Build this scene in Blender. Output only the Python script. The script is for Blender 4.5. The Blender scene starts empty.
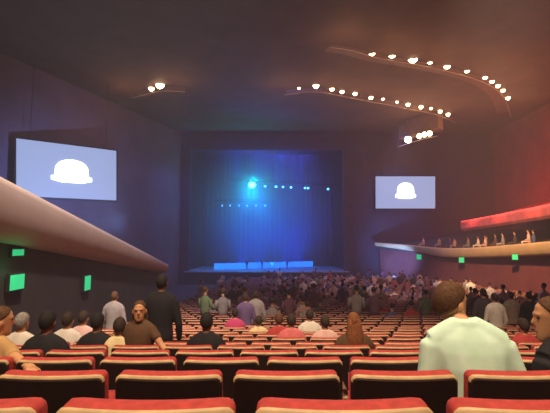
import bpy, math, random
from mathutils import Vector, Matrix
R = random.Random(11)
S = bpy.context.scene
COL = S.collection
F = 400.0
PITCH = math.atan(38.5 / F)
EYE = Vector((0, 0, 1.2))

def at(px, py, d):
    """world point seen at that place of the photograph, d metres ahead"""
    u = (px - 275) / F; v = (206.5 - py) / F
    c, s = math.cos(PITCH), math.sin(PITCH)
    x, y, z = u, c - v * s, s + v * c
    t = d / y
    return EYE + Vector((x * t, d, z * t))

# ------------------------------------------------------------------ materials
def mat(name, col, rough=0.7, var=0.0, scale=8.0, bump=0.0, metal=0.0, emit=None, strength=0.0, spec=0.4):
    m = bpy.data.materials.new(name); m.use_nodes = True
    nt = m.node_tree; b = nt.nodes['Principled BSDF']
    b.inputs['Base Color'].default_value = (*col, 1)
    b.inputs['Roughness'].default_value = rough
    b.inputs['Metallic'].default_value = metal
    b.inputs['Specular IOR Level'].default_value = spec
    if var or bump:
        tc = nt.nodes.new('ShaderNodeTexCoord'); n = nt.nodes.new('ShaderNodeTexNoise')
        n.inputs['Scale'].default_value = scale; n.inputs['Detail'].default_value = 4
        nt.links.new(tc.outputs['Object'], n.inputs['Vector'])
        if var:
            r = nt.nodes.new('ShaderNodeValToRGB')
            r.color_ramp.elements[0].position = .3; r.color_ramp.elements[1].position = .7
            r.color_ramp.elements[0].color = (*[c * (1 - var) for c in col], 1)
            r.color_ramp.elements[1].color = (*[min(1, c * (1 + var)) for c in col], 1)
            nt.links.new(n.outputs['Fac'], r.inputs['Fac']); nt.links.new(r.outputs['Color'], b.inputs['Base Color'])
        if bump:
            bp = nt.nodes.new('ShaderNodeBump'); bp.inputs['Strength'].default_value = bump
            nt.links.new(n.outputs['Fac'], bp.inputs['Height']); nt.links.new(bp.outputs['Normal'], b.inputs['Normal'])
    if emit:
        b.inputs['Emission Color'].default_value = (*emit, 1); b.inputs['Emission Strength'].default_value = strength
    return m

M = {}
M['velvet'] = mat('red velvet', (.43, .048, .042), .8, .18, 30, .15)
M['rim'] = mat('tan plywood rim', (.58, .40, .22), .5, .15, 14)
M['shell'] = mat('dark maroon seat back', (.030, .012, .010), .55, .2, 10)
M['arm'] = mat('dark brown armrest', (.05, .025, .018), .5, .2, 10)
M['armpad'] = mat('worn wood arm pad', (.35, .20, .12), .45, .2, 12)
M['floor'] = mat('dark red carpet', (.07, .022, .02), .95, .3, 20, .2)
M['ceil'] = mat('dark bronze ceiling', (.13, .082, .06), .8, .15, .6)
M['bridge'] = mat('dark bronze metal', (.20, .12, .08), .6, .15, 2)
M['rail'] = mat('pale metal rail', (.55, .45, .38), .4, metal=.4)
M['wall'] = mat('plum grey wall', (.14, .085, .11), .8, .15, .5)
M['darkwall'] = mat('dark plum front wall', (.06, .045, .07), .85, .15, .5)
M['redwall'] = mat('dark red wall', (.20, .05, .045), .8, .2, .5)
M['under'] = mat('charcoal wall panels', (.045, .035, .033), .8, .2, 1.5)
M['stone'] = mat('pale pinkish stone', (.62, .49, .42), .65, .06, 1.2, .03)
M['cream'] = mat('cream parapet', (.70, .46, .21), .6, .08, 1.2)
M['black'] = mat('matt black', (.012, .012, .014), .7)
M['stagefloor'] = mat('stage floor', (.30, .34, .42), .5, .15, 1)
M['curtain'] = mat('dark blue stage backcloth', (.05, .06, .11), .9, .1, 1)
M['housing'] = mat('black lamp housing', (.03, .028, .026), .5)
M['lens'] = mat('warm lamp lens', (.9, .8, .6), .3, emit=(1, .62, .30), strength=22)
M['lens_soft'] = mat('dim warm lamp lens', (.9, .8, .6), .3, emit=(1, .58, .34), strength=8)
M['lens_big'] = mat('bright warm lamp lens', (.9, .8, .6), .3, emit=(1, .66, .34), strength=36)
M['cyan'] = mat('cyan stage lamp lens', (.3, .8, .9), .3, emit=(.02, .85, .9), strength=40)
M['cyan_soft'] = mat('small blue stage lamp lens', (.3, .7, .9), .3, emit=(.06, .40, 1), strength=6)
M['screen'] = mat('lit screen', (.05, .06, .08), .4, emit=(.30, .37, .62), strength=1.1)
M['logo'] = mat('white lit mark', (.8, .8, .8), .4, emit=(.93, .96, 1), strength=3.5)
M['green'] = mat('green lit panel', (.05, .5, .2), .4, emit=(.02, .70, .27), strength=.7)
M['batten'] = mat('blue lit floor light', (.05, .12, .4), .95, emit=(.006, .16, 1), strength=2.0)
M['led'] = mat('red lit strip', (.6, .1, .1), .4, emit=(1, .05, .035), strength=2.0)
M['pinkfascia'] = mat('rose fascia', (.55, .15, .13), .7, .2, 2)

# ------------------------------------------------------------------ mesh builder
class MB:
    def __init__(s): s.v = []; s.f = []; s.m = []; s.mats = []; s.cur = 0
    def use(s, name):
        if name not in s.mats: s.mats.append(name)
        s.cur = s.mats.index(name); return s
    def face(s, ids): s.f.append(tuple(ids)); s.m.append(s.cur)
    def add(s, pts):
        b = len(s.v); s.v += [tuple(p) for p in pts]; return list(range(b, b + len(pts)))
    def box(s, c, d, rz=0):
        hx, hy, hz = d[0] / 2, d[1] / 2, d[2] / 2
        cs, sn = math.cos(rz), math.sin(rz)
        p = []
        for z in (-hz, hz):
            for x, y in ((-hx, -hy), (hx, -hy), (hx, hy), (-hx, hy)):
                p.append((c[0] + x * cs - y * sn, c[1] + x * sn + y * cs, c[2] + z))
        i = s.add(p)
        for q in ((3, 2, 1, 0), (4, 5, 6, 7), (0, 1, 5, 4), (1, 2, 6, 5), (2, 3, 7, 6), (3, 0, 4, 7)): s.face([i[k] for k in q])
    def loops(s, L, cap0=True, cap1=True, closed=True):
        ids = [s.add(l) for l in L]; n = len(L[0])
        for a, b in zip(ids, ids[1:]):
            for k in range(n if closed else n - 1):
                s.face((a[k], a[(k + 1) % n], b[(k + 1) % n], b[k]))
        if cap0: s.face(reversed(ids[0]))
        if cap1: s.face(ids[-1])
        return ids
    def tube(s, pts, rad, n=8, cap=True):
        pts = [Vector(p) for p in pts]
        if not isinstance(rad, (list, tuple)): rad = [rad] * len(pts)
        L = []; prev = None
        for i, p in enumerate(pts):
            t = (pts[min(i + 1, len(pts) - 1)] - pts[max(i - 1, 0)]).normalized()
            a = prev if prev else (Vector((0, 0, 1)) if abs(t.z) < .9 else Vector((1, 0, 0)))
            x = (a - t * a.dot(t)).normalized(); prev = x; y = t.cross(x)
            L.append([p + (x * math.cos(2 * math.pi * k / n) + y * math.sin(2 * math.pi * k / n)) * rad[i] for k in range(n)])
        s.loops(L, cap, cap)
    def ball(s, c, r, n=12, m=8, mx=None):
        if not isinstance(r, (list, tuple)): r = (r, r, r)
        L = []
        for j in range(1, m):
            th = math.pi * j / m
            L.append([Vector((r[0] * math.sin(th) * math.cos(2 * math.pi * k / n), r[1] * math.sin(th) * math.sin(2 * math.pi * k / n), -r[2] * math.cos(th))) for k in range(n)])
        tr = (lambda p: (mx @ p if mx else p) + Vector(c))
        L = [[tr(p) for p in l] for l in L]
        ids = s.loops(L, False, False)
        a, b = s.add([tr(Vector((0, 0, -r[2]))), tr(Vector((0, 0, r[2])))])
        for k in range(n):
            s.face((a, ids[0][(k + 1) % n], ids[0][k])); s.face((b, ids[-1][k], ids[-1][(k + 1) % n]))
    def build(s, name, parent=None, smooth=True, loc=(0, 0, 0)):
        me = bpy.data.meshes.new(name); me.from_pydata(s.v, [], s.f)
        for k in s.mats: me.materials.append(M[k])
        me.polygons.foreach_set('material_index', s.m)
        me.polygons.foreach_set('use_smooth', [smooth] * len(s.f)); me.update()
        o = bpy.data.objects.new(name, me); COL.objects.link(o); o.location = loc
        if parent: o.parent = parent
        return o

def tag(o, label=None, cat=None, group=None, kind=None):
    if label: o['label'] = label
    if cat: o['category'] = cat
    if group: o['group'] = group
    if kind: o['kind'] = kind
    return o
def empty(name, loc, rz=0, label=None, cat=None, group=None):
    o = bpy.data.objects.new(name, None); COL.objects.link(o); o.empty_display_size = .1
    o.location = loc; o.rotation_euler = (0, 0, rz); return tag(o, label, cat, group)
def copy_tree(o, parent=None):
    c = o.copy(); COL.objects.link(c); c.parent = parent
    for ch in list(o.children): copy_tree(ch, c)
    return c
def weld(o, ang=40):
    m = o.modifiers.new('split', 'EDGE_SPLIT'); m.split_angle = math.radians(ang)
ORD = ['', 'first', 'second', 'third', 'fourth', 'fifth', 'sixth', 'seventh', 'eighth', 'ninth', 'tenth', 'eleventh', 'twelfth',
       'thirteenth', 'fourteenth', 'fifteenth', 'sixteenth', 'seventeenth', 'eighteenth', 'nineteenth', 'twentieth']
def ordw(n):
    if n <= 20: return ORD[n]
    t = {2: 'twenty', 3: 'thirty', 4: 'forty', 5: 'fifty', 6: 'sixty'}[n // 10]
    return t[:-1] + 'ieth' if n % 10 == 0 else t + '-' + ORD[n % 10]

# ------------------------------------------------------------------ rake of the stalls
HP = [(-4, -.55), (0.4, .25), (1.2, .447), (2, .607), (2.8, .760), (3.6, .915), (5.2, 1.22), (7.6, 1.60), (10, 1.95), (14, 2.36), (20, 2.8), (30, 3.2), (46, 3.5), (60, 3.5)]
def hh(d):
    for (a, p), (b, q) in zip(HP, HP[1:]):
        if d <= b: return p + (q - p) * (d - a) / (b - a)
    return HP[-1][1]
BACK = 0.9
PIT = .562
ROWS = [1.2 + .8 * k for k in range(55)]
def tread(d): return EYE.z - hh(d) - BACK
def rowof(d): return min(ROWS, key=lambda r: abs(r - d))

# floor: one stepped slab per row
fb = MB().use('floor')
steps = [-2.0 + .8 * k for k in range(4)] + ROWS
pts = []
for d in steps:
    z = tread(d); pts += [(d - .15, z), (d + .65, z)]
lo = [(p[0], p[1] - .6) for p in pts]
prof = pts + lo[::-1]
XL, XR = -26, 26
for a, b in zip(pts, pts[1:]):
    i = fb.add([(XL, a[0], a[1]), (XR, a[0], a[1]), (XR, b[0], b[1]), (XL, b[0], b[1])]); fb.face(i)
tag(fb.build('floor', smooth=False), kind='structure')

# ------------------------------------------------------------------ seats
def rr_grid(w, z0, z1, r, y, bow=.03, rb=.02, nx=18, nz=6):
    xs = [math.sin(math.pi / 2 * (-1 + 2 * i / (nx - 1))) * w for i in range(nx)]
    g = []
    for x in xs:
        e = max(0, abs(x) - (w - r)); zt = z1 - r + math.sqrt(max(0, r * r - e * e))
        e2 = max(0, abs(x) - (w - rb)); zb = z0 + rb - math.sqrt(max(0, rb * rb - e2 * e2))
        g.append([Vector((x, y + bow * (x / .25) ** 2 - .10 * (zb + (zt - zb) * j / (nz - 1) - .42), zb + (zt - zb) * j / (nz - 1))) for j in range(nz)])
    return g
def perim(g):
    n, m = len(g), len(g[0])
    return [g[i][0] for i in range(n)] + [g[n - 1][j] for j in range(1, m)] + [g[i][m - 1] for i in range(n - 2, -1, -1)] + [g[0][j] for j in range(m - 2, 0, -1)]
def slab(mb, layers, front=True, back=True, **k):
    """layers: (y, w, z0, z1, r) from front to back"""
    G = [rr_grid(w, z0, z1, r, y, **k) for (y, w, z0, z1, r) in layers]
    P = [perim(g) for g in G]
    mb.loops(P, False, False)
    for g, on in ((G[0], front), (G[-1], back)):
        if on:
            ids = [mb.add(c) for c in g]
            for a, b in zip(ids, ids[1:]):
                for j in range(len(a) - 1): mb.face((a[j], b[j], b[j + 1], a[j + 1]))
W2 = .25
def cushion(mb, **k):
    mb.use('velvet')
    slab(mb, [(.09, W2 - .025, .46, .875, .02), (.075, W2 - .008, .44, .893, .028), (.052, W2, .43, .90, .03), (.026, W2, .43, .898, .03), (0.0, W2, .43, .890, .03)], True, True, **k)
def rimm(mb, **k):
    mb.use('rim'); f0 = len(mb.f)
    slab(mb, [(.0, W2 + .004, .425, .893, .03), (-.005, W2 + .005, .424, .892, .03), (-.010, W2 + .004, .430, .888, .029), (-.014, W2 - .002, .444, .879, .024)], False, False, **k)
    mb.use('shell'); q = mb.cur; mb.use('rim')
    for i in range(f0, len(mb.f)):
        if min(mb.v[j][2] for j in mb.f[i]) < .80: mb.m[i] = q
def panel(mb, **k):
    mb.use('shell'); slab(mb, [(-.014, W2 - .001, .443, .880, .025), (-.019, W2 - .008, .45, .872, .02)], False, True, **k)
def pad(mb, down):
    mb.use('velvet')
    if down: L = [(.36, .06), (.375, .02), (.44, .0), (.465, .03)]; ys = (.11, .56)
    if down:
        mb.loops([[(-.23 + i_, .11 + i_, z), (.23 - i_, .11 + i_, z), (.235 - i_, .5, z), (.2 - i_, .56 - i_, z), (-.2 + i_, .56 - i_, z), (-.235 + i_, .5, z)] for z, i_ in L])
    else:
        mb.loops([[(-.23 + i_, .17 + j_, .36 + i_), (.23 - i_, .17 + j_, .36 + i_), (.23 - i_, .13 + j_, .74 - i_), (-.23 + i_, .13 + j_, .74 - i_)] for i_, j_ in ((.04, .0), (0, .02), (0, .08), (.03, .11))])
def arm(mb, x):
    mb.use('arm'); mb.box((x, .14, .33), (.04, .34, .58)); mb.box((x, .13, .02), (.07, .3, .04))
def armpad(mb, x):
    mb.use('armpad')
    mb.loops([[(x - w, -.02 + e, z), (x + w, -.02 + e, z), (x + w, .30, z), (x + w * .6, .345 - e, z), (x - w * .6, .345 - e, z), (x - w, .30, z)] for z, w, e in ((.62, .026, .01), (.635, .03, 0), (.65, .024, .012))])
def make_seat(down):
    r = empty('theatre_seat', (0, 0, 0))
    for nm, fn in (('back_cushion', cushion), ('back_rim', rimm), ('back_panel', panel)):
        mb = MB(); fn(mb); o = mb.build(nm, r)
        if nm == 'back_rim': o['label'] = 'tan rim along the seat back'
    mb = MB(); pad(mb, down); mb.build('seat_pad', r)
    for x in (-PIT / 2, PIT / 2):
        mb = MB(); arm(mb, x); a = mb.build('armrest', r, False)
        mb = MB(); armpad(mb, x); mb.build('arm_pad', a)
    return r
def small_seat(down):
    mb = MB(); k = dict(nx=10, nz=3)
    cushion(mb, **k); rimm(mb, **k); panel(mb, **k); pad(mb, down)
    arm(mb, -PIT / 2); armpad(mb, -PIT / 2)
    return mb.build('theatre_seat')
proto = {}
OFF = {0: .196, 1: .055, 2: .20, 3: -.05}
PARX = lambda d: -4.2 - .0786 * (d - 6)          # line of the left parapet
occupied = set()
def seat_x(k, x):
    o = OFF.get(k, .2 if k % 2 == 0 else -.05)
    return o + PIT * round((x - o) / PIT)
def occupy(d, x):
    k = ROWS.index(rowof(d)); sx = seat_x(k, x); occupied.add((k, round(sx, 2))); return ROWS[k], sx

# ------------------------------------------------------------------ people
SK = {'fair': (.62, .36, .24), 'tan': (.52, .29, .17), 'orange': (.66, .34, .18), 'brown': (.30, .15, .08)}
for k, c in SK.items(): M['skin_' + k] = mat(k + ' skin', c, .6)
M['lips'] = mat('lips', (.34, .12, .09), .6)
HC = {'black': (.012, .010, .010), 'dark': (.035, .02, .014), 'brown': (.10, .045, .02), 'auburn': (.22, .075, .025), 'grey': (.3, .28, .26)}
for k, c in HC.items(): M['hair_' + k] = mat(k + ' hair', c, .8, .45, 60, .7)
CL = {'mint green': (.66, 1.0, .80), 'black': (.012, .011, .016), 'navy': (.02, .02, .04), 'white': (.75, .70, .64), 'pale pink': (.70, .45, .42), 'cream': (.75, .62, .36),
      'brown': (.11, .055, .028), 'purple': (.13, .08, .20), 'pink': (.65, .16, .17), 'red': (.45, .05, .05), 'grey': (.30, .27, .28), 'tan': (.50, .30, .13),
      'magenta': (.50, .05, .16), 'blue': (.08, .11, .28), 'green': (.16, .22, .12), 'plum': (.16, .07, .11), 'charcoal': (.06, .05, .055), 'beige': (.48, .38, .29)}
for k, c in CL.items(): M['cloth_' + k] = mat(k + ' cloth', c, .85, .12, 9, .35)

def remeshed(mb, name, parent, voxel, smooth=4, classify=None):
    o = mb.build(name, parent)
    m = o.modifiers.new('r', 'REMESH'); m.mode = 'VOXEL'; m.voxel_size = voxel
    s = o.modifiers.new('s', 'SMOOTH'); s.iterations = smooth; s.factor = .5
    dg = bpy.context.evaluated_depsgraph_get()
    me = bpy.data.meshes.new_from_object(o.evaluated_get(dg), depsgraph=dg)
    old = o.data; o.modifiers.clear(); o.data = me; bpy.data.meshes.remove(old)
    me.materials.clear()
    for k in mb.mats: me.materials.append(M[k])
    me.polygons.foreach_set('use_smooth', [True] * len(me.polygons))
    me.polygons.foreach_set('material_index', [classify(p.center) if classify else 0 for p in me.polygons])
    me.update(); return o

TR = [(-.09, .15, .11), (-.02, .175, .125), (.10, .16, .115), (.25, .168, .118), (.36, .185, .118), (.44, .195, .108), (.50, .175, .092), (.54, .12, .075), (.575, .07, .06)]
def hand(mb, w, dirv, upv, sgn):
    """palm with four fingers and a thumb, slightly curled"""
    d = dirv.normalized(); u = (upv - d * upv.dot(d)).normalized(); s = d.cross(u) * sgn
    pc = w + d * .045
    mb.tube([w, w + d * .03, w + d * .075, w + d * .085], [.026, .036, .038, .028], 8)
    for k, (off, ln) in enumerate(((-.03, .062), (-.01, .074), (.011, .07), (.03, .054))):
        b = w + d * .07 + s * off
        mb.tube([b, b + d * ln * .5 - u * .004, b + d * ln * .85 - u * .02, b + d * ln - u * .035], [.0095, .009, .0085, .007], 6)
    b = w + d * .02 - s * .028
    mb.tube([b, b + d * .03 - s * .025 - u * .008, b + d * .06 - s * .03 - u * .02], [.012, .0105, .009], 6)

def person(label, loc, yaw=0, stand=False, sc=1.0, skin='tan', hair='dark', top='black', legs='charcoal', head_yaw=0.0, head_dx=0, head_dy=.02, head_dz=0, lean=(0, 0.0),
           arms=None, long_hair=False, sleeve=1.0, voxel=.014, hip=None, group=None, hair_len=.0):
    r = empty('person', loc, yaw, label, 'person', group)
    hz = hip if hip else (.90 if stand else .50)
    def P(x, y, z):   # torso frame, leaned
        t = max(0, z) / .55
        return Vector((x + lean[0] * t, y + lean[1] * t, hz + z)) * sc
    body = MB().use('skin_' + skin); body.use('cloth_' + legs); body.use('skin_' + skin)
    shirt = MB().use('cloth_' + top)
    n = 16
    def ring(z, rx, ry, g): return [P(math.cos(2 * math.pi * k / n) * (rx + g), math.sin(2 * math.pi * k / n) * (ry + g), z) for k in range(n)]
    body.loops([ring(z, rx * .95, ry * .95, -.006) for z, rx, ry in TR])
    shirt.loops([ring(z, rx, ry, .012) for z, rx, ry in TR[:-1]] + [ring(.565, .074, .074, .0), ring(.60, .066, .068, .0)])
    # neck and head
    nb = P(0, 0, .55); hc = P(head_dx, head_dy, .705 + head_dz)
    body.tube([nb - Vector((0, 0, .06)), nb, hc - Vector((0, .01, .05)) * sc], [.062 * sc, .056 * sc, .052 * sc], 12)
    hm = Matrix.Rotation(head_yaw, 3, 'Z')
    def H(x, y, z): return hc + hm @ (Vector((x, y, z)) * sc)
    body.loops([[H(rx * math.cos(2 * math.pi * k / 18), (yf + yb) / 2 + (yf - yb) / 2 * math.sin(2 * math.pi * k / 18), z) for k in range(18)] for z, rx, yf, yb in
                ((-.116, .024, .074, .03), (-.104, .040, .084, .0), (-.078, .054, .087, -.035), (-.04, .064, .087, -.065), (0, .072, .087, -.086),
                 (.035, .0755, .091, -.095), (.075, .070, .085, -.09), (.103, .052, .064, -.07), (.119, .024, .03, -.034))])
    body.tube([H(-.045, .078, .034), H(0, .093, .033), H(.045, .078, .034)], [.008 * sc, .009 * sc, .008 * sc], 6)   # brow
    body.tube([H(0, .088, .02), H(0, .102, -.016), H(0, .088, -.028)], [.008 * sc, .012 * sc, .009 * sc], 6)   # nose
    for s in (-1, 1): body.ball(H(s * .078, -.005, -.005), (.012 * sc, .022 * sc, .034 * sc), 8, 6, hm)       # ears
    body.ball(H(0, .08, -.058), (.024 * sc, .010 * sc, .009 * sc), 8, 6, hm)                                  # lips
    # arms
    if arms is None: arms = {}
    for s in (-1, 1):
        sh = P(s * .185, 0, .45)
        el, wr = arms.get(s, ((s * .26, .03, .17), (s * .17, .25, .10)) if not stand else ((s * .26, .0, .14), (s * .25, .08, -.10)))
        el = P(*el); wr = P(*wr)
        body.tube([sh, sh.lerp(el, .5), el, el.lerp(wr, .4), wr], [.05 * sc, .046 * sc, .038 * sc, .037 * sc, .026 * sc], 10)
        hand(body, wr, wr - el, Vector((0, 0, 1)), s)
        chain = [P(s * .13, 0, .45), sh, sh.lerp(el, .5), el, el.lerp(wr, .45), el.lerp(wr, .93)]
        rad = [.075 * sc, .068 * sc, .06 * sc, .052 * sc, .049 * sc, .04 * sc]
        q = 6 if sleeve >= 1 else 4 if sleeve > .4 else 3
        shirt.tube(chain[:q], rad[:q], 12)
    for s in (-1, 1):
        shirt.tube([P(s * .03, -.005, .575), P(s * .10, -.005, .525), P(s * .18, 0, .475)], [.05 * sc, .062 * sc, .062 * sc], 10)
    # legs
    for s in (-1, 1):
        if stand: L = [(s * .09, 0, hz - .04), (s * .10, .01, hz - .42), (s * .10, -.01, .08)]; rr = [.095, .062, .045]
        else: L = [(s * .09, .03, hz - .01), (s * .11, .42, hz + .0), (s * .11, .44, .08)]; rr = [.09, .066, .046]
        L = [Vector(p) * sc for p in L]
        body.tube([L[0], L[0].lerp(L[1], .5), L[1]], [rr[0] * sc, (rr[0] + rr[1]) / 2 * sc, rr[1] * sc], 10)
        body.tube([L[1], L[1].lerp(L[2], .35), L[2]], [rr[1] * sc, rr[1] * 1.0 * sc, rr[2] * sc], 10)
        body.tube([L[2] + Vector((0, -.04, -.035)) * sc, L[2] + Vector((0, .06, -.04)) * sc, L[2] + Vector((0, .17, -.055)) * sc], [.036 * sc, .04 * sc, .024 * sc], 8)
    zc = (hz + .02) * sc
    remeshed(body, 'body', r, voxel, 3, lambda c: 1 if c.z < zc and abs(c.x) < .22 * sc and (c.y < .6) and not (abs(c.x) > .2 * sc and c.z > hz * sc - .12) else 0)
    remeshed(shirt, 'shirt', r, voxel, 14)
    # eyes
    for s in (-1, 1):
        e = MB().use('hair_black'); e.ball(H(s * .031, .079, .016), (.010 * sc, .0075 * sc, .006 * sc), 8, 6, hm); e.build('eye', r)
    mo = MB().use('lips'); mo.tube([H(-.022, .080, -.062), H(0, .088, -.06), H(.022, .080, -.062)], [.003 * sc, .006 * sc, .003 * sc], 6); mo.build('mouth', r)
    # hair: a cap over crown and back, hairline at the forehead
    hb = MB().use('hair_' + hair)
    g = 1.10; N, Mm = 20, 12; ids = []
    for j in range(Mm + 1):
        ring_ = []
        for k in range(N):
            a = 2 * math.pi * k / N
            front = max(0, math.sin(a)); back = max(0, -math.sin(a))
            thm = math.radians(46 + 42 * (1 - front) + (44 + 30 * hair_len) * back)
            th = thm * j / Mm
            rr_ = 1 + .02 * math.sin(5 * a + 3 * th)
            ring_.append(H(.076 * g * rr_ * math.sin(th) * math.cos(a), .094 * g * rr_ * math.sin(th) * math.sin(a) - .004, .02 + .098 * 1.17 * math.cos(th)))
        ids.append(hb.add(ring_))
    for a, b in zip(ids, ids[1:]):
        for k in range(N): hb.face((a[k], a[(k + 1) % N], b[(k + 1) % N], b[k]))
    if long_hair:
        hb.loops([[H(w * math.cos(2 * math.pi * k / 14), y + dd * math.sin(2 * math.pi * k / 14), z) for k in range(14)]
                  for z, w, dd, y in ((.06, .07, .05, -.045), (-.02, .092, .06, -.05), (-.1, .105, .062, -.06), (-.2, .11, .055, -.085), (-.28, .095, .045, -.09), (-.33, .05, .03, -.09))])
    h = hb.build('hair', r)
    so = h.modifiers.new('thick', 'SOLIDIFY'); so.thickness = .006; so.offset = 1
    return r

def seated(label, px, d, **k):
    row, sx = occupy(d, (px - 275) / F * (d + .2))
    x = (px - 275) / F * (row + .25)
    return person(label, (x, row + .25, tread(row) + k.pop('dz', 0)), **k)
def standing(label, px, d, **k):
    row = rowof(d)
    return person(label, ((px - 275) / F * (row + .45), row + .45, tread(row)), stand=True, **k)

R15 = math.radians
# the nearest figures
row, sx = occupy(2.0, 1.175)
person('man in a mint green shirt seen from behind, seated in the second row', (1.09, row + .24, tread(row)), yaw=R15(-6), skin='orange', hair='brown', top='mint green', sc=1.04, hip=.455,
       lean=(-.03, .05), head_dx=-.04, head_dy=.07, head_dz=-.045, head_yaw=R15(-62), arms={-1: ((-.25, -.01, .17), (-.20, .24, .10)), 1: ((.26, -.01, .17), (.22, .22, .10))}, voxel=.01)
row, sx = occupy(2.0, 1.735)
person('dark-clothed spectator at the right edge with a warmly lit face', (1.69, row + .26, tread(row)), yaw=R15(22), skin='orange', hair='brown', top='black', sc=1.02, hip=.40, head_dz=-.04,
       lean=(-.08, .04), head_dx=-.02, head_yaw=R15(48), voxel=.008)
seated('spectator in a tan top at the left edge with one bare arm out', 4, 2.8, yaw=R15(-20), skin='orange', hair='brown', top='tan', sc=.9, sleeve=.3, head_yaw=R15(-30), voxel=.01,
       arms={1: ((.33, -.06, .46), (.56, -.16, .45))})
seated('spectator in a white top behind the tan-topped one at left', 27, 4.4, skin='orange', hair='grey', top='white', sc=.9, sleeve=.3)
seated('black-clothed spectator with black hair, second dark head from the left edge', 52, 3.6, skin='brown', hair='black', top='black', sc=.9)
seated('spectator in a white shirt between two black-clothed ones at left', 72, 5.2, skin='tan', hair='dark', top='white', sc=.92)
seated('spectator in a pale pink shirt beside the white-shirted one at left', 87, 6.0, skin='fair', hair='dark', top='pale pink', sc=.93)
seated('black-clothed spectator just left of the cream-shirted one', 101, 4.4, skin='brown', hair='black', top='black', sc=.9)
seated('spectator in a cream shirt with a raised forearm, left of the standing figure', 123, 4.4, yaw=R15(10), skin='tan', hair='dark', top='cream', sc=.86, sleeve=.3,
       arms={-1: ((-.34, .02, .40), (-.12, .05, .56)), 1: ((.26, .02, .2), (.1, .2, .12))})
seated('brown-topped spectator turned round to face back, one arm over the seats', 143, 4.4, yaw=R15(168), skin='orange', hair='brown', top='brown', sc=.92, sleeve=.3, head_yaw=R15(25), voxel=.008, hip=.62,
       arms={-1: ((-.31, .02, .31), (-.50, .10, .17))}, long_hair=True)
standing('standing figure in black, tallest silhouette left of the blue stage', 163, 5.2, skin='brown', hair='black', top='black', legs='black', sc=.99, hair_len=.3)
seated('black-haired spectator in dark clothes, right of the standing figure', 208, 4.4, skin='brown', hair='black', top='black', sc=.9)
seated('auburn-haired spectator seen from behind, left of the mint shirt', 352, 4.4, skin='orange', hair='auburn', top='brown', sc=.9, long_hair=True)
seated('spectator in a pink top, middle of the empty red rows', 291, 6.0, skin='tan', hair='dark', top='pink', sc=.9)
seated('spectator in a red top beside the pink-topped one', 279, 6.8, skin='tan', hair='brown', top='red', sc=.9)
seated('spectator in a white top right of the pink-topped one', 309, 7.6, skin='fair', hair='dark', top='white', sc=.95)
seated('dark-haired spectator in a pale pink top left of the auburn hair', 324, 6.0, skin='tan', hair='dark', top='pale pink', sc=.88)
seated('spectator in a cream top in the rows below the blue stage', 259, 7.6, skin='fair', hair='dark', top='cream', sc=.86)
standing('standing spectator in purple below the stage, left of a grey one', 246, 10, skin='tan', hair='dark', top='purple', legs='purple', sc=.93)
standing('standing spectator in grey below the stage', 256, 10.8, skin='tan', hair='dark', top='grey', legs='charcoal', sc=.96)
seated('spectator in magenta left of the standing purple one', 236, 9.2, skin='tan', hair='black', top='magenta', sc=.95)
standing('standing spectator in pale grey before the end of the left parapet', 117, 8.4, skin='fair', hair='brown', top='grey', legs='charcoal', sc=.93)
standing('standing dark-clothed spectator right of the mint-shirted man', 480, 10, skin='tan', hair='black', top='charcoal', legs='black', sc=1.0)
standing('standing spectator in white right of the mint-shirted man', 491, 9.2, skin='tan', hair='dark', top='white', legs='charcoal', sc=.92)
standing('standing spectator in a beige top near the right edge', 507, 10.8, skin='orange', hair='dark', top='beige', legs='brown', sc=.95)
standing('standing spectator in black near the right edge', 525, 10, skin='orange', hair='black', top='black', legs='black', sc=.95)
seated('spectator in red between the mint shirt and the right edge', 518, 5.2, skin='orange', hair='dark', top='red', sc=.86)

# far crowd: light meshes shared by colour and pose
def crowd_mesh(top, skin, hair, stand):
    mb = MB().use('cloth_' + top); n = 8; hz = .9 if stand else .5
    mb.loops([[(math.cos(2 * math.pi * k / n) * rx, math.sin(2 * math.pi * k / n) * ry, hz + z) for k in range(n)] for z, rx, ry in
              ((-.10, .17, .13), (.12, .17, .12), (.34, .20, .125), (.46, .20, .11), (.53, .12, .08), (.57, .06, .06))])
    for s in (-1, 1):
        mb.tube([(s * .19, 0, hz + .46), (s * .255, .02, hz + .18), (s * .16, .22, hz + .1)], [.065, .052, .04], 6)
        if stand: mb.tube([(s * .09, 0, hz - .05), (s * .1, .01, .45), (s * .1, 0, .02)], [.09, .065, .05], 6)
        else: mb.tube([(s * .09, .03, hz), (s * .11, .42, hz), (s * .11, .44, .03)], [.085, .068, .05], 6)
    mb.use('skin_' + skin); mb.tube([(0, 0, hz + .54), (0, .01, hz + .66)], .052, 6)
    mb.ball((0, .015, hz + .745), (.078, .094, .115), 8, 6)
    mb.use('hair_' + hair); mb.ball((0, -.012, hz + .775), (.086, .095, .098), 8, 6)
    return mb
crowd_cache = {}
def crowd(top, skin, hair, stand, loc, yaw, sc, label, group):
    key = (top, skin, hair, stand)
    if key not in crowd_cache:
        o = crowd_mesh(*key).build('person'); crowd_cache[key] = o
    else:
        o = crowd_cache[key].copy(); COL.objects.link(o)
    o.location = loc; o.rotation_euler = (0, 0, yaw); o.scale = (sc,) * 3
    return tag(o, label, 'person', group)
TOPS = ['white', 'white', 'pale pink', 'plum', 'purple', 'charcoal', 'grey', 'beige', 'plum', 'blue', 'brown', 'red', 'green', 'charcoal', 'grey', 'white']
crows = [13.2, 14.8, 16.4, 18, 19.6, 21.2, 22.8, 24.4, 26.8, 29.2, 31.6, 34, 37.2, 40.4, 43.6]
nrow = len(crows)
total = 0
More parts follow.
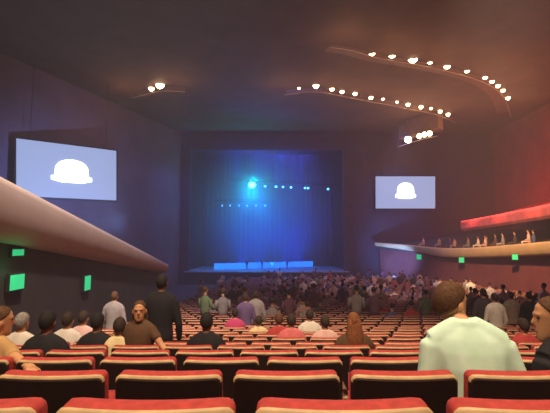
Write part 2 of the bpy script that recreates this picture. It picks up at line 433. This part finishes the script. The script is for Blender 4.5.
for ci, d in enumerate(crows):
    row = rowof(d); k = ROWS.index(row)
    quota = 14 + int(ci * .65)
    cand = []
    for _ in range(quota * 3):
        px = R.uniform(262, 350) if R.random() < .3 and ci > 5 else R.uniform(196, 552)
        if px < 262 and R.random() < .72: continue
        x = seat_x(k, (px - 275) / F * row)
        if x < -8.5 or x > 15.0: continue
        if any(abs(x - c) < PIT * .9 for c in cand): continue
        cand.append(x)
        if len(cand) >= quota: break
    cand.sort()
    for i, x in enumerate(cand):
        t = R.choice(TOPS); st = R.random() < .25
        occupied.add((k, round(x, 2)))
        crowd(t, R.choice(['fair', 'tan', 'tan', 'brown']), R.choice(['black', 'dark', 'dark', 'brown']), st,
              (x + R.uniform(-.05, .05), row + (.25 if not st else .45), tread(row)), R.uniform(-.5, .5), R.uniform(.93, 1.06),
              '%s spectator in %s, %s from left in %s crowd row from the stage' % ('standing' if st else 'seated', t, ordw(i + 1), ordw(nrow - ci)), 'crowd in front of the stage')
        total += 1

# place the seats that the photograph shows (nearest rows one by one)
def seat_range(k, row):
    half = .70 * (row + .3) + .25
    lo_ = max(-half, PARX(row) + .75) if row > 3 else -half
    xs = []
    o = OFF.get(k, .2 if k % 2 == 0 else -.05)
    i = math.ceil((lo_ - o) / PIT)
    while o + i * PIT < half: xs.append(o + i * PIT); i += 1
    return xs
count = 0; K_IND = 15
for k in range(K_IND):
    row = ROWS[k]
    rn = 'nearest row' if k == 0 else ordw(k + 1) + ' row'
    for i, x in enumerate(seat_range(k, row)):
        occ = (k, round(x, 2)) in occupied
        key = (k < 5, occ)
        if key not in proto: o = proto[key] = (make_seat if k < 5 else small_seat)(occ)
        else: o = copy_tree(proto[key])
        o.location = (x, row, tread(row)); o.rotation_euler = (0, 0, -.004 * x)
        tag(o, 'red theatre seat with tan rim, %s from the left in the %s' % (ordw(i + 1), rn), 'seat', 'red theatre seats in the stalls'); count += 1
# the rest of the rows, too far to tell apart
fs = MB()
for k in range(K_IND, len(ROWS)):
    row = ROWS[k]
    if row > 44: break
    z = tread(row); half = min(.70 * row + .4, 16.3)
    o = .2 if k % 2 == 0 else -.05
    for i in range(-60, 60):
        x = o + i * PIT
        if abs(x) > half or x < max(PARX(min(row, 20)) + .7, -99 if row < 20 else -9): continue
        def rp(y, w, z0, z1): return [(x - w, y, z + z0), (x + w, y, z + z0), (x + w, y, z + z1 - .04), (x + w - .04, y, z + z1), (x - w + .04, y, z + z1), (x - w, y, z + z1 - .04)]
        fs.use('velvet'); fs.loops([rp(.11, .23, .36, .88), rp(.07, .25, .36, .9), (rp(.0, .25, .36, .89))], True, False)
        fs.use('rim'); fs.loops([rp(.0, .252, .36, .892), rp(-.012, .245, .37, .882)], False, False)
        fs.use('shell'); fs.loops([rp(-.012, .245, .37, .882), rp(-.02, .23, .38, .865)], False, True)
        fs.use('velvet'); fs.box((x, .3, z + .41), (.46, .4, .09))
        for v in range(len(fs.v) - 8 - 42, len(fs.v)):
            if v >= 0:
                p = fs.v[v]
                if p[1] < 1.0: fs.v[v] = (p[0], p[1] + row, p[2])
        fs.use('arm'); fs.box((x - PIT / 2, row + .14, z + .32), (.04, .3, .62))
tag(fs.build('theatre_seats', smooth=False), 'far rows of red theatre seats under the crowd before the stage', 'seats', kind='stuff')

# ------------------------------------------------------------------ left parapet and the wall below it
def zl(d): return 2.26 - .1436 * (d - 6.13)
lb = MB().use('stone'); L = []
for i in range(15):
    d = 2.5 + (20 - 2.5) * i / 14; x = PARX(d); z = zl(d); h = max(.45, .95 - .034 * (d - 6.13))
    pr = [(-.55, -.04), (-.14, 0.0), (-.03, -.015), (.02, -.06), (.035, -.14)]
    m = 7
    for j in range(1, m + 1):
        t = j / m; pr.append((.035 - .55 * (1 - math.cos(t * 1.25)), -.14 - (h - .14) * math.sin(t * math.pi / 2)))
    pr.append((-.62, -h)); pr.append((-.62, -.3))
    L.append([(x + a, d, z + b) for a, b in pr])
lb.loops(L)
o = tag(lb.build('balcony_parapet'), 'long pale stone parapet sloping down at left towards the stage', 'balcony'); weld(o, 50)
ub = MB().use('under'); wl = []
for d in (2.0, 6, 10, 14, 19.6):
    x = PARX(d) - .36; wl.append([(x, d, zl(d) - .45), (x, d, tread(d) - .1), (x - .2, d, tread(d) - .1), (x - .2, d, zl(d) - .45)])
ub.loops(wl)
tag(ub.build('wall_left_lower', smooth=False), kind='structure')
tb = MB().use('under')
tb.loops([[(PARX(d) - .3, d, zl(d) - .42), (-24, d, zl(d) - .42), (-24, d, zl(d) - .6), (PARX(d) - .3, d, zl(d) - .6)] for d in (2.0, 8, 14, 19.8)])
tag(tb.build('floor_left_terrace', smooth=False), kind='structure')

def sign(px, py, d, w, h, label, facing, body='green'):
    p = at(px, py, d); r = empty('exit_sign', p, facing, label, 'exit sign')
    b = MB().use('housing'); b.box((0, .03, 0), (w + .05, .06, h + .05)); b.build('sign_case', r, False)
    b = MB().use(body); b.box((0, -.005, 0), (w, .02, h)); o = b.build('lit_panel', r, False); o['label'] = 'green lit panel'
    return r
def onwall(px):  # distance at which the view ray meets the lower left wall
    u = -(px - 275) / F
    return (4.2 + .36 - .0786 * 6) / (u - .0786)
fr = math.radians(94)
sign(18, 252.5, onwall(18) - .06, .34, .11, 'small green exit sign high under the left parapet', fr)
sign(17, 282, onwall(17) - .06, .42, .26, 'large green lit panel below the small exit sign at left', fr)
sign(87.5, 283, onwall(87.5) - .06, .35, .36, 'green lit panel on the lower left wall, farthest of three', fr)

# ------------------------------------------------------------------ room shell
def wallbox(name, a, b, z0, z1, mname, th=.4):
    mb = MB().use(mname); a = Vector(a); b = Vector(b); t = (b - a).normalized(); nrm = Vector((t.y, -t.x)) * th
    q = [a, b, b - nrm, a - nrm]
    mb.loops([[(p.x, p.y, z) for p in q] for z in (z0, z1)])
    return tag(mb.build(name, smooth=False), kind='structure')
CZ = 14.6
wallbox('wall_left', (-28.6, 3), (-11.2, 47), -4, CZ + 1, 'wall')
wallbox('wall_right', (26, 47.4), (26, -2), -4, CZ + 1, 'redwall')
wallbox('wall_back', (26.5, -2.4), (-26.5, -2.4), -1, CZ + 1, 'wall')
SL, SR, ST = at(190, 200, 47).x, at(343, 200, 47).x, at(260, 150, 47).z
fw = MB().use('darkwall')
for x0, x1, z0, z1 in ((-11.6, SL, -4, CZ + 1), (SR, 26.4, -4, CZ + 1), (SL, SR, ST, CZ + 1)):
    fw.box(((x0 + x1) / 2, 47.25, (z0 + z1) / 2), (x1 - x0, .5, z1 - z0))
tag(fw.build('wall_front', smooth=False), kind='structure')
cb = MB().use('ceil')
cb.box((0, 22.5, CZ + .25), (54, 50, .5))
tag(cb.build('ceiling', smooth=False), kind='structure')

# stage house
ZS = at(260, 271.5, 46).z
sb = MB().use('stagefloor'); e = []
for i in range(25):
    x = SL - .4 + (SR - SL + .8) * i / 24; e.append((x, 45.2 + .9 * ((x - (SL + SR) / 2) / 9) ** 2))
sb.loops([[(x, y, z) for x, y in e] + [(SR + .4, 58.5, z), (SL - .4, 58.5, z)] for z in (ZS - .12, ZS)])
tag(sb.build('stage_platform', smooth=False), 'low stage platform glowing blue beyond the crowd', 'stage')
rb = MB().use('black')
rb.loops([[(x, y + .12, z) for x, y in e] + [(SR + .4, 47.5, z), (SL - .4, 47.5, z)] for z in (-3.4, ZS - .12)])
tag(rb.build('trim_1', smooth=False), kind='structure')
for nm, a, b in (('wall_stage_left', (SL - .5, 47.5), (SL - .5, 59)), ('wall_stage_right', (SR + .5, 59), (SR + .5, 47.5))):
    wallbox(nm, a, b, -4, CZ + 1, 'black')
kb = MB().use('curtain'); n = 90; Lc = []
for z in (ZS, CZ):
    Lc.append([(SL - .45 + (SR - SL + .9) * i / n, 58.2 + .12 * math.sin(i * 1.9), z) for i in range(n + 1)])
Lc[1] = [(x, y, CZ - .1) for x, y, z in Lc[1]]
kb.loops(Lc, False, False, closed=False)
o = kb.build('stage_backcloth'); so = o.modifiers.new('t', 'SOLIDIFY'); so.thickness = .02
tag(o, 'tall pleated backcloth lit blue behind the stage', 'curtain')
wallbox('wall_stage_back', (SL - .9, 59), (SR + .9, 59), -4, CZ + 1, 'black')
cb2 = MB().use('black'); cb2.box(((SL + SR) / 2, 53, CZ + .2), (SR - SL + 2, 12.4, .4)); tag(cb2.build('ceiling_stage', smooth=False), kind='structure')

def aim(o, target):
    d = (Vector(target) - o.location); o.rotation_euler = d.to_track_quat('-Z', 'Y').to_euler()
def fixture(name, loc, target, lens, rad, label, cat, group, ln=.4, drop=.3):
    """stage lantern: yoke, can and lens; local -Z looks at the target"""
    r = empty(name, loc, 0, label, cat, group)
    d = (Vector(target) - Vector(loc)).normalized(); q = d.to_track_quat('-Z', 'Y').to_matrix()
    b = MB().use('housing'); n = 12
    b.loops([[q @ Vector((math.cos(2 * math.pi * k / n) * rr, math.sin(2 * math.pi * k / n) * rr, z)) for k in range(n)] for rr, z in ((rad * .55, ln), (rad * .9, ln * .8), (rad, .1), (rad * 1.1, 0), (rad * 1.0, -.02), (rad * .95, .04))], True, False)
    b.build('housing', r)
    b = MB().use(lens)
    b.loops([[q @ Vector((math.cos(2 * math.pi * k / n) * rad * a, math.sin(2 * math.pi * k / n) * rad * a, z)) for k in range(n)] for a, z in ((.95, .0), (.8, -.04), (.5, -.07), (.15, -.085))], False, True)
    b.build('lens', r)
    b = MB().use('housing')
    b.tube([(-rad * 1.2, 0, 0), (-rad * 1.2, 0, rad * 1.5), (rad * 1.2, 0, rad * 1.5), (rad * 1.2, 0, 0)], .02, 6)
    b.tube([(0, 0, rad * 1.5), (0, 0, rad * 1.5 + drop)], .025, 6); b.build('yoke', r)
    return r

def light(kind, name, loc, col, power, target=None, **k):
    l = bpy.data.lights.new(name, kind); l.color = col; l.energy = power
    for a, v in k.items(): setattr(l, a, v)
    o = bpy.data.objects.new(name, l); COL.objects.link(o); o.location = loc
    if target is not None: aim(o, target)
    return o

# ------------------------------------------------------------------ ceiling bridges with their lamps
HB = 13.0
def sky(px, py, H=HB):
    d = H / ((245 - py) / F)
    p = at(px, py, d); return p
def bridge(pxs, label, H=HB, ext=((-1, 0), (1, 0)), depth=1.1):
    P_ = [sky(x, y, H) for x, y in pxs]
    # smooth & extend
    out = []
    for i in range(len(P_) - 1):
        for t in (0, .33, .66): out.append(P_[i].lerp(P_[i + 1], t))
    out.append(P_[-1])
    for _ in range(6): out = [out[0]] + [(a + b * 2 + c) / 4 for a, b, c in zip(out, out[1:], out[2:])] + [out[-1]]
    r = empty('light_bridge', out[0], 0, label, 'lighting bridge'); o0 = out[0]
    def off(i):
        t = (out[min(i + 1, len(out) - 1)] - out[max(i - 1, 0)]); t.z = 0; t.normalize(); return Vector((-t.y, t.x, 0))
    b = MB().use('bridge'); L = []
    for i, p in enumerate(out):
        q = p - o0; n = off(i); zt = CZ - .02 - o0.z
        L.append([q + n * .12 + Vector((0, 0, .38)), q + n * (.12 + depth) + Vector((0, 0, .38)), Vector((*(q + n * (.12 + depth)).xy, zt)), Vector((*(q + n * .12).xy, zt))])
    b.loops(L); b.build('soffit_beam', r, False)
    b = MB().use('rail')
    b.tube([p - o0 - off(i) * -.05 + Vector((0, 0, -.42)) for i, p in enumerate(out)], .035, 6); b.build('rail', r)
    for i in range(0, len(out), 4):
        q = out[i] - o0 + off(i) * .05; b = MB().use('bridge'); b.tube([q + Vector((0, 0, -.42)), q + Vector((0, 0, .5))], .025, 6)
        b.build('hanger', r)
    for i in range(1, len(out), 7):
        light('POINT', 'added_bridge_fill', out[i] - off(i) * 1.3 + Vector((0, 0, -2.0)), (1, .52, .24), 95, shadow_soft_size=.1)  # bare point lights added to brighten the beam and ceiling around the lamps
    return r
A1 = [(355, 43), (372, 52), (392, 54.5), (413, 58), (430, 61.5), (447, 65.5), (467, 70.5), (485, 77), (492, 81), (498, 85.5), (503, 90), (508, 98)]
A2 = [(299, 88), (316, 85.5), (332, 89), (342, 91.5), (355, 93.5), (371, 97.5), (383, 99), (397, 102), (408, 104.5), (421, 107), (431, 108.5), (440, 111.5), (448, 114.5)]
A3 = [(398, 143), (407, 139.5), (413, 138), (419, 136), (424, 134.5), (429, 133.5), (438, 131.5)]
A4 = [(132, 93), (152, 88), (160, 84.5), (185, 87)]
bridge([(330, 41)] + A1 + [(511, 112)], 'outer curved lighting bridge high on the ceiling at right')
bridge([(285, 90)] + A2 + [(456, 119)], 'inner curved lighting bridge on the ceiling above the right screen')
bridge(A3, 'short lighting bridge just above the right screen', H=11.0)
bridge(A4, 'short lighting bridge on the ceiling above the left screen')
def lamp(px, py, big, i, n, where, group, H=HB, end='left'):
    p = sky(px, py, H)
    tgt = EYE + Vector((px * .02 - 5, 2, -1)) 
    rad = {0: .15, 1: .2, 2: .27, 3: .36}[big]
    fixture('spotlight', p, tgt, ('lens_soft', 'lens', 'lens', 'lens_big')[big], rad, '%s glowing lamp from the left on the %s' % (ordw(i), where), 'spotlight', group)
sizes1 = [0, 2, 2, 3, 1, 2, 1, 1, 1, 1, 1, 1]
for i, (x, y) in enumerate(A1): lamp(x, y, sizes1[i], i + 1, 12, 'outer ceiling bridge at right', 'lamps on the outer bridge')
sizes2 = [0, 2, 1, 1, 1, 1, 0, 0, 1, 1, 0, 1, 1]
for i, (x, y) in enumerate(A2): lamp(x, y, sizes2[i], i + 1, 13, 'inner ceiling bridge above the right screen', 'lamps on the inner bridge')
for i, ((x, y), s) in enumerate(zip([(408, 139.5), (419.5, 136), (424.5, 134.5), (429.5, 133.5)], (3, 2, 2, 2))): lamp(x, y, s, i + 1, 4, 'short bridge by the right screen', 'lamps on the short right bridge', 11.0)
for i, ((x, y), s) in enumerate(zip([(151.5, 88), (160, 84.5)], (2, 3))): lamp(x, y, s, i + 1, 2, 'short bridge above the left screen', 'lamps on the short left bridge')

# stage trusses
def truss(pxs, d, label):
    a, b = at(*pxs[0], d), at(*pxs[1], d); a.z += .45; b.z += .45
    r = empty('stage_truss', a, 0, label, 'truss'); v = b - a
    m = MB().use('housing'); 
    for o_ in ((0, -.15, 0), (0, .15, 0), (0, 0, .26)): m.tube([Vector(o_), v + Vector(o_)], .03, 6)
    n = 24
    for i in range(n):
        p, q = v * (i / n), v * ((i + 1) / n)
        for s in (-.15, .15): m.tube([p + Vector((0, s, 0)), (p + q) / 2 + Vector((0, 0, .26)), q + Vector((0, s, 0))], .015, 4)
    m.build('lattice', r)
    m = MB().use('housing')
    for t in (.1, .5, .9): m.tube([v * t + Vector((0, 0, .26)), Vector(((v * t).x, 0, CZ - a.z))], .012, 5)
    m.build('hanging_cable', r)
truss(((228, 183), (338, 189)), 50, 'upper stage lighting truss carrying the bright cyan lamp')
truss(((214, 204), (276, 206)), 52, 'lower stage lighting truss left of centre')
fixture('stage_lamp', at(252, 185, 50), at(252, 260, 40), 'cyan', .48, 'bright cyan lamp, largest light over the stage', 'stage lamp', 'stage lamps', .5)
for i, px in enumerate((265, 276, 283, 291, 305, 308, 328)):
    fixture('stage_lamp', at(px, 186 + (px - 260) * .045, 50), at(px, 280, 30), 'cyan_soft', .15, '%s small lamp to the right of the bright cyan lamp' % ordw(i + 1), 'stage lamp', 'stage lamps')
for i, px in enumerate((222, 230, 239, 247, 256, 265)):
    fixture('stage_lamp', at(px, 205.5, 52), at(px, 280, 30), 'cyan_soft', .11, '%s faint lamp from the left on the lower stage truss' % ordw(i + 1), 'stage lamp', 'stage lamps')
for i in range(9):
    dd = 49.5 + .8 * i; a = at(214 + 11 * i, 268, dd); b = at(224.9 + 11 * i, 268, dd)
    r = empty('floor_light', (a.x, a.y, ZS), 0, 'blue floor light at the back of the stage, %s from the left' % ordw(i + 1), 'floor light', 'blue floor lights on the stage')
    m = MB().use('housing'); m.box(((b.x - a.x) / 2, .15, .34), (b.x - a.x, .2, .68)); m.build('housing', r, False)
    m = MB().use('batten'); m.box(((b.x - a.x) / 2, .03, .38), (b.x - a.x - .02, .06, .72)); m.build('lit_front', r, False)
# performers and gear in silhouette on the stage
for i, (px, d) in enumerate(((247, 50.5), (262, 52), (287, 51))):
    p = at(px, 250, d); p.z = ZS
    crowd('navy', 'brown', 'black', True, p, math.pi, .62 if i != 1 else .8, 'dark performer silhouette, %s from the left on the blue-lit stage' % ordw(i + 1), 'performers on the stage')

# ------------------------------------------------------------------ screens
def screen(corners, label, logo):
    tl, tr, br, bl = [Vector(c) for c in corners]
    r = empty('projection_screen', (bl + br) / 2, 0, label, 'screen'); o0 = (bl + br) / 2
    ux = tr - tl; uz = tl - bl; nrm = ux.cross(uz).normalized()     # towards the audience
    def Q(u, v, w=0): return bl + (br - bl) * u + ((tl - bl) * (1 - u) + (tr - br) * u) * v + nrm * w - o0
    def plate(m, us, vs, w0, w1):
        q = [(us[0], vs[0]), (us[1], vs[0]), (us[1], vs[1]), (us[0], vs[1])]
        m.loops([[Q(u, v, w) for u, v in q] for w in (w0, w1)])
    m = MB().use('screen'); plate(m, (0, 1), (0, 1), .0, .05); m.build('lit_surface', r, False)
    m = MB().use('housing')
    plate(m, (-.015, 0), (-.025, 1.025), -.05, .08); plate(m, (1, 1.015), (-.025, 1.025), -.05, .08)
    plate(m, (0, 1), (-.025, 0), -.05, .08); plate(m, (0, 1), (1, 1.025), -.05, .08); plate(m, (0, 1), (0, 1), -.05, -.005)
    m.build('frame', r, False)
    for u in (.12, .88):
        t_ = Q(u, 1.02, 0); m = MB().use('housing'); m.tube([t_, Vector((t_.x, t_.y, CZ - o0.z))], .025, 6); m.build('hanging_cable', r)
    m = MB().use('logo')
    m.loops([[Q(u, v, w) for u, v in logo] for w in (.10, .16)]); o = m.build('lit_mark', r, False); o['label'] = 'glowing white mark'
    return r
def blob(cx, cy, w, h):
    out = []
    for k in range(24):
        a = math.pi * k / 23; out.append((cx + w * math.cos(a) * .82, cy + h * .15 + h * .85 * math.sin(a) ** .8))
    out += [(cx - w * .84, cy - h * .2), (cx - w, cy - h * .22), (cx - w, cy - h * .5), (cx - w * .5, cy - h * .66), (cx + w * .5, cy - h * .66), (cx + w, cy - h * .5), (cx + w, cy - h * .22), (cx + w * .84, cy - h * .2)]
    return out
screen((at(16, 138.5, 27.6), at(116, 151, 32.6), at(116, 200.5, 32.6), at(16, 196, 27.6)), 'large lit projection screen on the left wall with a white mark', blob(.515, .46, .205, .26))
screen((at(375.5, 176.5, 46.6), at(435, 176.5, 46.6), at(435, 208.5, 46.6), at(375.5, 208.5, 46.6)), 'smaller lit projection screen right of the stage with a white mark', blob(.5, .5, .17, .3))

# ------------------------------------------------------------------ right balconies
def path(pts, n=6):
    out = []
    for a, b in zip(pts, pts[1:]):
        for i in range(n): out.append(a.lerp(b, i / n))
    out.append(pts[-1])
    for _ in range(8): out = [out[0]] + [(p + q * 2 + s) / 4 for p, q, s in zip(out, out[1:], out[2:])] + [out[-1]]
    return out
def nrm2(out, i):
    t = (out[min(i + 1, len(out) - 1)] - out[max(i - 1, 0)]); t.z = 0; t.normalize(); return Vector((-t.y, t.x, 0))
bp = path([at(375, 242.5, 45.3), at(405, 244.5, 42.5), at(438, 248.5, 38), at(470, 248, 33.5), at(508, 245, 28.5), at(552, 241, 23.8), at(640, 233, 17)])
mb = MB().use('cream'); L = []
for i, p in enumerate(bp):
    n = nrm2(bp, i); h = .42 + .40 * min(1, max(0, (45.3 - p.y) / 8))
    L.append([p + n * a + Vector((0, 0, z * h)) for a, z in ((.35, 0), (-.02, 0), (-.08, -.06), (-.10, -.2), (-.06, -.55), (.04, -.85), (.16, -1.0), (.4, -1.0))])
mb.loops(L); o = tag(mb.build('balcony_parapet'), 'cream curved balcony parapet at right above the green lights', 'balcony'); weld(o, 50)
mb = MB().use('under'); mb.loops([[p + nrm2(bp, i) * .3 + Vector((0, 0, -.5)), Vector((25.9, p.y + .2, p.z + 1.6)), Vector((25.9, p.y + .2, p.z + 1.4)), p + nrm2(bp, i) * .3 + Vector((0, 0, -.74))] for i, p in enumerate(bp)])
tag(mb.build('floor_right_balcony', smooth=False), kind='structure')
mb = MB().use('redwall'); mb.loops([[p + nrm2(bp, i) * .9 + Vector((0, 0, -.55)), p + nrm2(bp, i) * .9 + Vector((0, 0, -5)), p + nrm2(bp, i) * 1.1 + Vector((0, 0, -5)), p + nrm2(bp, i) * 1.1 + Vector((0, 0, -.55))] for i, p in enumerate(bp)])
tag(mb.build('wall_right_lower', smooth=False), kind='structure')
for i, (px, py, dd) in enumerate(((419, 257, 40.4), (461.5, 260, 34.6), (515, 257, 27.5))):
    sign(px, py, dd, (.50, .44, .36)[i], (.50, .44, .36)[i], '%s green exit light from the left under the cream parapet' % ordw(i + 1), math.radians(-50))
up = path([at(461, 222, 40), at(500, 215, 34), at(552, 204.5, 27.8), at(640, 187, 20)])
mb = MB().use('pinkfascia'); mb.loops([[p + nrm2(up, i) * a + Vector((0, 0, z)) for a, z in ((.3, 0), (0, 0), (-.06, -.15), (-.04, -.7), (.1, -.9), (.3, -.9))] for i, p in enumerate(up)])
r = empty('upper_balcony', (0, 0, 0), 0, 'red-lit upper balcony front at the right edge', 'balcony')
mb.build('fascia', r, False)
mb = MB().use('led'); mb.loops([[p + nrm2(up, i) * a + Vector((0, 0, z)) for a, z in ((.16, .0), (-.0, .0), (-.0, .07), (.16, .07))] for i, p in enumerate(up)]); mb.build('light_strip', r, False)
mb = MB().use('redwall'); mb.loops([[p + nrm2(up, i) * .25 + Vector((0, 0, -.3)), Vector((25.9, p.y, p.z + 1.8)), Vector((25.9, p.y, p.z + 1.4)), p + nrm2(up, i) * .25 + Vector((0, 0, -.8))] for i, p in enumerate(up)])
mb.build('tier_floor', r, False)
# people on the right balcony
bal = []
for i in range(16):
    t = 8 + (len(bp) - 14) * (i + R.uniform(.1, .9)) / 16; k = int(t); p = bp[k].lerp(bp[min(k + 1, len(bp) - 1)], t - k); n = nrm2(bp, k)
    back = .8 + R.choice((0, .9))
    q = p + n * back; q.z = p.z - .32 + back * .05
    bal.append((q, p.y))
bal.sort(key=lambda a: -a[1])
for i, (q, _) in enumerate(bal):
    t = R.choice(TOPS)
    crowd(t, 'tan', R.choice(['black', 'dark']), False, q, R.uniform(.6, 1.2), .92, 'spectator in %s on the right balcony, %s from its left end' % (t, ordw(i + 1)), 'spectators on the right balcony')

# ------------------------------------------------------------------ lights
WARM = (1, .74, .48)
light('SPOT', 'house_downlight', (-3, -1.0, 13.5), WARM, 6500, (-2, 4.5, 0), spot_size=1.0, spot_blend=.8, shadow_soft_size=.5)
light('SPOT', 'house_downlight', (3, -1.0, 13.5), WARM, 6500, (2, 4.5, 0), spot_size=1.0, spot_blend=.8, shadow_soft_size=.5)
light('SPOT', 'house_downlight', (0, 1.0, 13.9), (1, .68, .46), 3000, (0, 11, -2), spot_size=.7, spot_blend=1, shadow_soft_size=.5)
light('SPOT', 'house_downlight', (9, 9.0, 14.0), (1, .64, .68), 10500, (9, 30, -2), spot_size=.75, spot_blend=1, shadow_soft_size=.5)  # unseen pinkish spot added to brighten the far crowd
light('SPOT', 'added_parapet_fill', (1, 2.0, 13.9), (1, .84, .74), 11000, (-4.8, 10, 1.4), spot_size=.7, spot_blend=.8, shadow_soft_size=.4)  # unseen spot added to lift the top of the left parapet
light('SPOT', 'added_balcony_fill', (2, 3.0, 14.0), (1, .62, .27), 90000, (16.2, 27, 1), spot_size=.42, spot_blend=1, shadow_soft_size=.4)  # unseen warm fill, boosted to brighten the cream balcony front
light('SPOT', 'added_screen_fill', (-9, 24, 2.5), (.25, .40, 1), 8000, (-16, 29.5, 4), spot_size=1.5, spot_blend=1, shadow_soft_size=.4)  # invented blue spot that tints the wall around the left screen
light('SPOT', 'added_screen_fill', (11, 40, -1), (.16, .32, 1), 3500, (15, 47, 1), spot_size=1.6, spot_blend=1, shadow_soft_size=.4)  # second invented blue spot, tints the wall below the right screen
# stage washes
sx_, = ((SL + SR) / 2,)
for i, x in enumerate((-5, -2.2, .6, 3)):
    light('SPOT', 'stage_wash', (x, 51, 14.2), (.0, .06, 1), 5500, (x + .4, 51.0, ZS), spot_size=.6, spot_blend=1, shadow_soft_size=.15)
for i, x in enumerate((-4.4, -2.2, -.4, 1.4, 3)):
    light('SPOT', 'floor_uplight', (x, 53.5, ZS + .3), (.0, .05, 1), 2600, (x, 57, ZS + 6), spot_size=1.7, spot_blend=1, shadow_soft_size=.2)
light('SPOT', 'stage_key', at(252, 185, 49.4), (.0, .22, 1), 5500, at(262, 300, 40), spot_size=1.7, spot_blend=1, shadow_soft_size=.2)
light('POINT', 'stage_key_glow', at(252, 185, 49.2), (.0, .75, .85), 1000, shadow_soft_size=.2)
light('AREA', 'stage_edge_wash', (sx_, 46.5, 12.0), (.06, .09, 1), 1300, (sx_ + 3, 38, -2), size=12, size_y=.6, shape='RECTANGLE')
light('SPOT', 'added_side_fill', (13, 41, 13.8), (.14, .24, 1), 2600, (15, 47, 3), spot_size=1.3, spot_blend=1, shadow_soft_size=.3)  # added blue fill, turns the front wall right of the stage bluish
light('SPOT', 'added_side_fill', (-9, 40, 13.8), (.14, .20, 1), 1800, (-10.5, 46.8, 3), spot_size=1.2, spot_blend=1, shadow_soft_size=.3)  # matching added blue fill for the wall left of the stage
# red wash on the right upper tier
for i in range(4):
    k = 2 + i * 4; p = up[k]; n = nrm2(up, k)
    light('POINT', 'tier_red_lamp', p + n * 3.5 + Vector((0, 0, 1.9)), (1, .05, .03), 260, shadow_soft_size=.15)
    light('POINT', 'tier_red_lamp', p - n * .7 + Vector((0, 0, .45)), (1, .14, .09), 130, shadow_soft_size=.1)
# green spill of the exit panels
light('POINT', 'exit_glow', at(18, 268, onwall(18) - .35), (.03, 1, .3), 1.5, shadow_soft_size=.1)

w = bpy.data.worlds.new('world'); S.world = w; w.use_nodes = True
nt = w.node_tree; bg = nt.nodes['Background']; bg.inputs['Color'].default_value = (0, 0, 0, 1)
vs = nt.nodes.new('ShaderNodeVolumeScatter'); vs.inputs['Density'].default_value = .0042; vs.inputs['Anisotropy'].default_value = .2
vs.inputs['Color'].default_value = (.9, .9, 1, 1)
geo = nt.nodes.new('ShaderNodeNewGeometry'); sub = nt.nodes.new('ShaderNodeVectorMath'); sub.operation = 'SUBTRACT'
sub.inputs[1].default_value = (-1.5, 51, 4)                        # thicker haze hangs over the stage
nt.links.new(geo.outputs['Position'], sub.inputs[0])
mul = nt.nodes.new('ShaderNodeVectorMath'); mul.operation = 'MULTIPLY'; mul.inputs[1].default_value = (1 / 11, 1 / 9, 1 / 11)
nt.links.new(sub.outputs[0], mul.inputs[0])
ln_ = nt.nodes.new('ShaderNodeVectorMath'); ln_.operation = 'LENGTH'; nt.links.new(mul.outputs[0], ln_.inputs[0])
mr = nt.nodes.new('ShaderNodeMapRange'); mr.interpolation_type = 'SMOOTHSTEP'
for k_, v_ in (('From Min', .35), ('From Max', 1.15), ('To Min', .05), ('To Max', .0042)): mr.inputs[k_].default_value = v_
nt.links.new(ln_.outputs['Value'], mr.inputs['Value']); nt.links.new(mr.outputs['Result'], vs.inputs['Density'])
nt.links.new(vs.outputs['Volume'], nt.nodes['World Output'].inputs['Volume'])

cam = bpy.data.cameras.new('camera'); cam.sensor_width = 36; cam.lens = 36 * F / 550; cam.clip_end = 300; cam.clip_start = .05
co = bpy.data.objects.new('camera', cam); COL.objects.link(co); co.location = EYE; co.rotation_euler = (math.pi / 2 + PITCH, 0, 0)
S.camera = co
S.view_settings.view_transform = 'Standard'; S.view_settings.look = 'None'; S.view_settings.gamma = 1; S.view_settings.exposure = 0
S.view_settings.use_curve_mapping = False
S.cycles.volume_step_rate = 1; w.cycles.volume_step_size = 4; S.cycles.volume_max_steps = 48
S.cycles.use_denoising = True
S.cycles.max_bounces = 6; S.cycles.volume_bounces = 1
print('PEOPLE', total, 'SEATS', count)
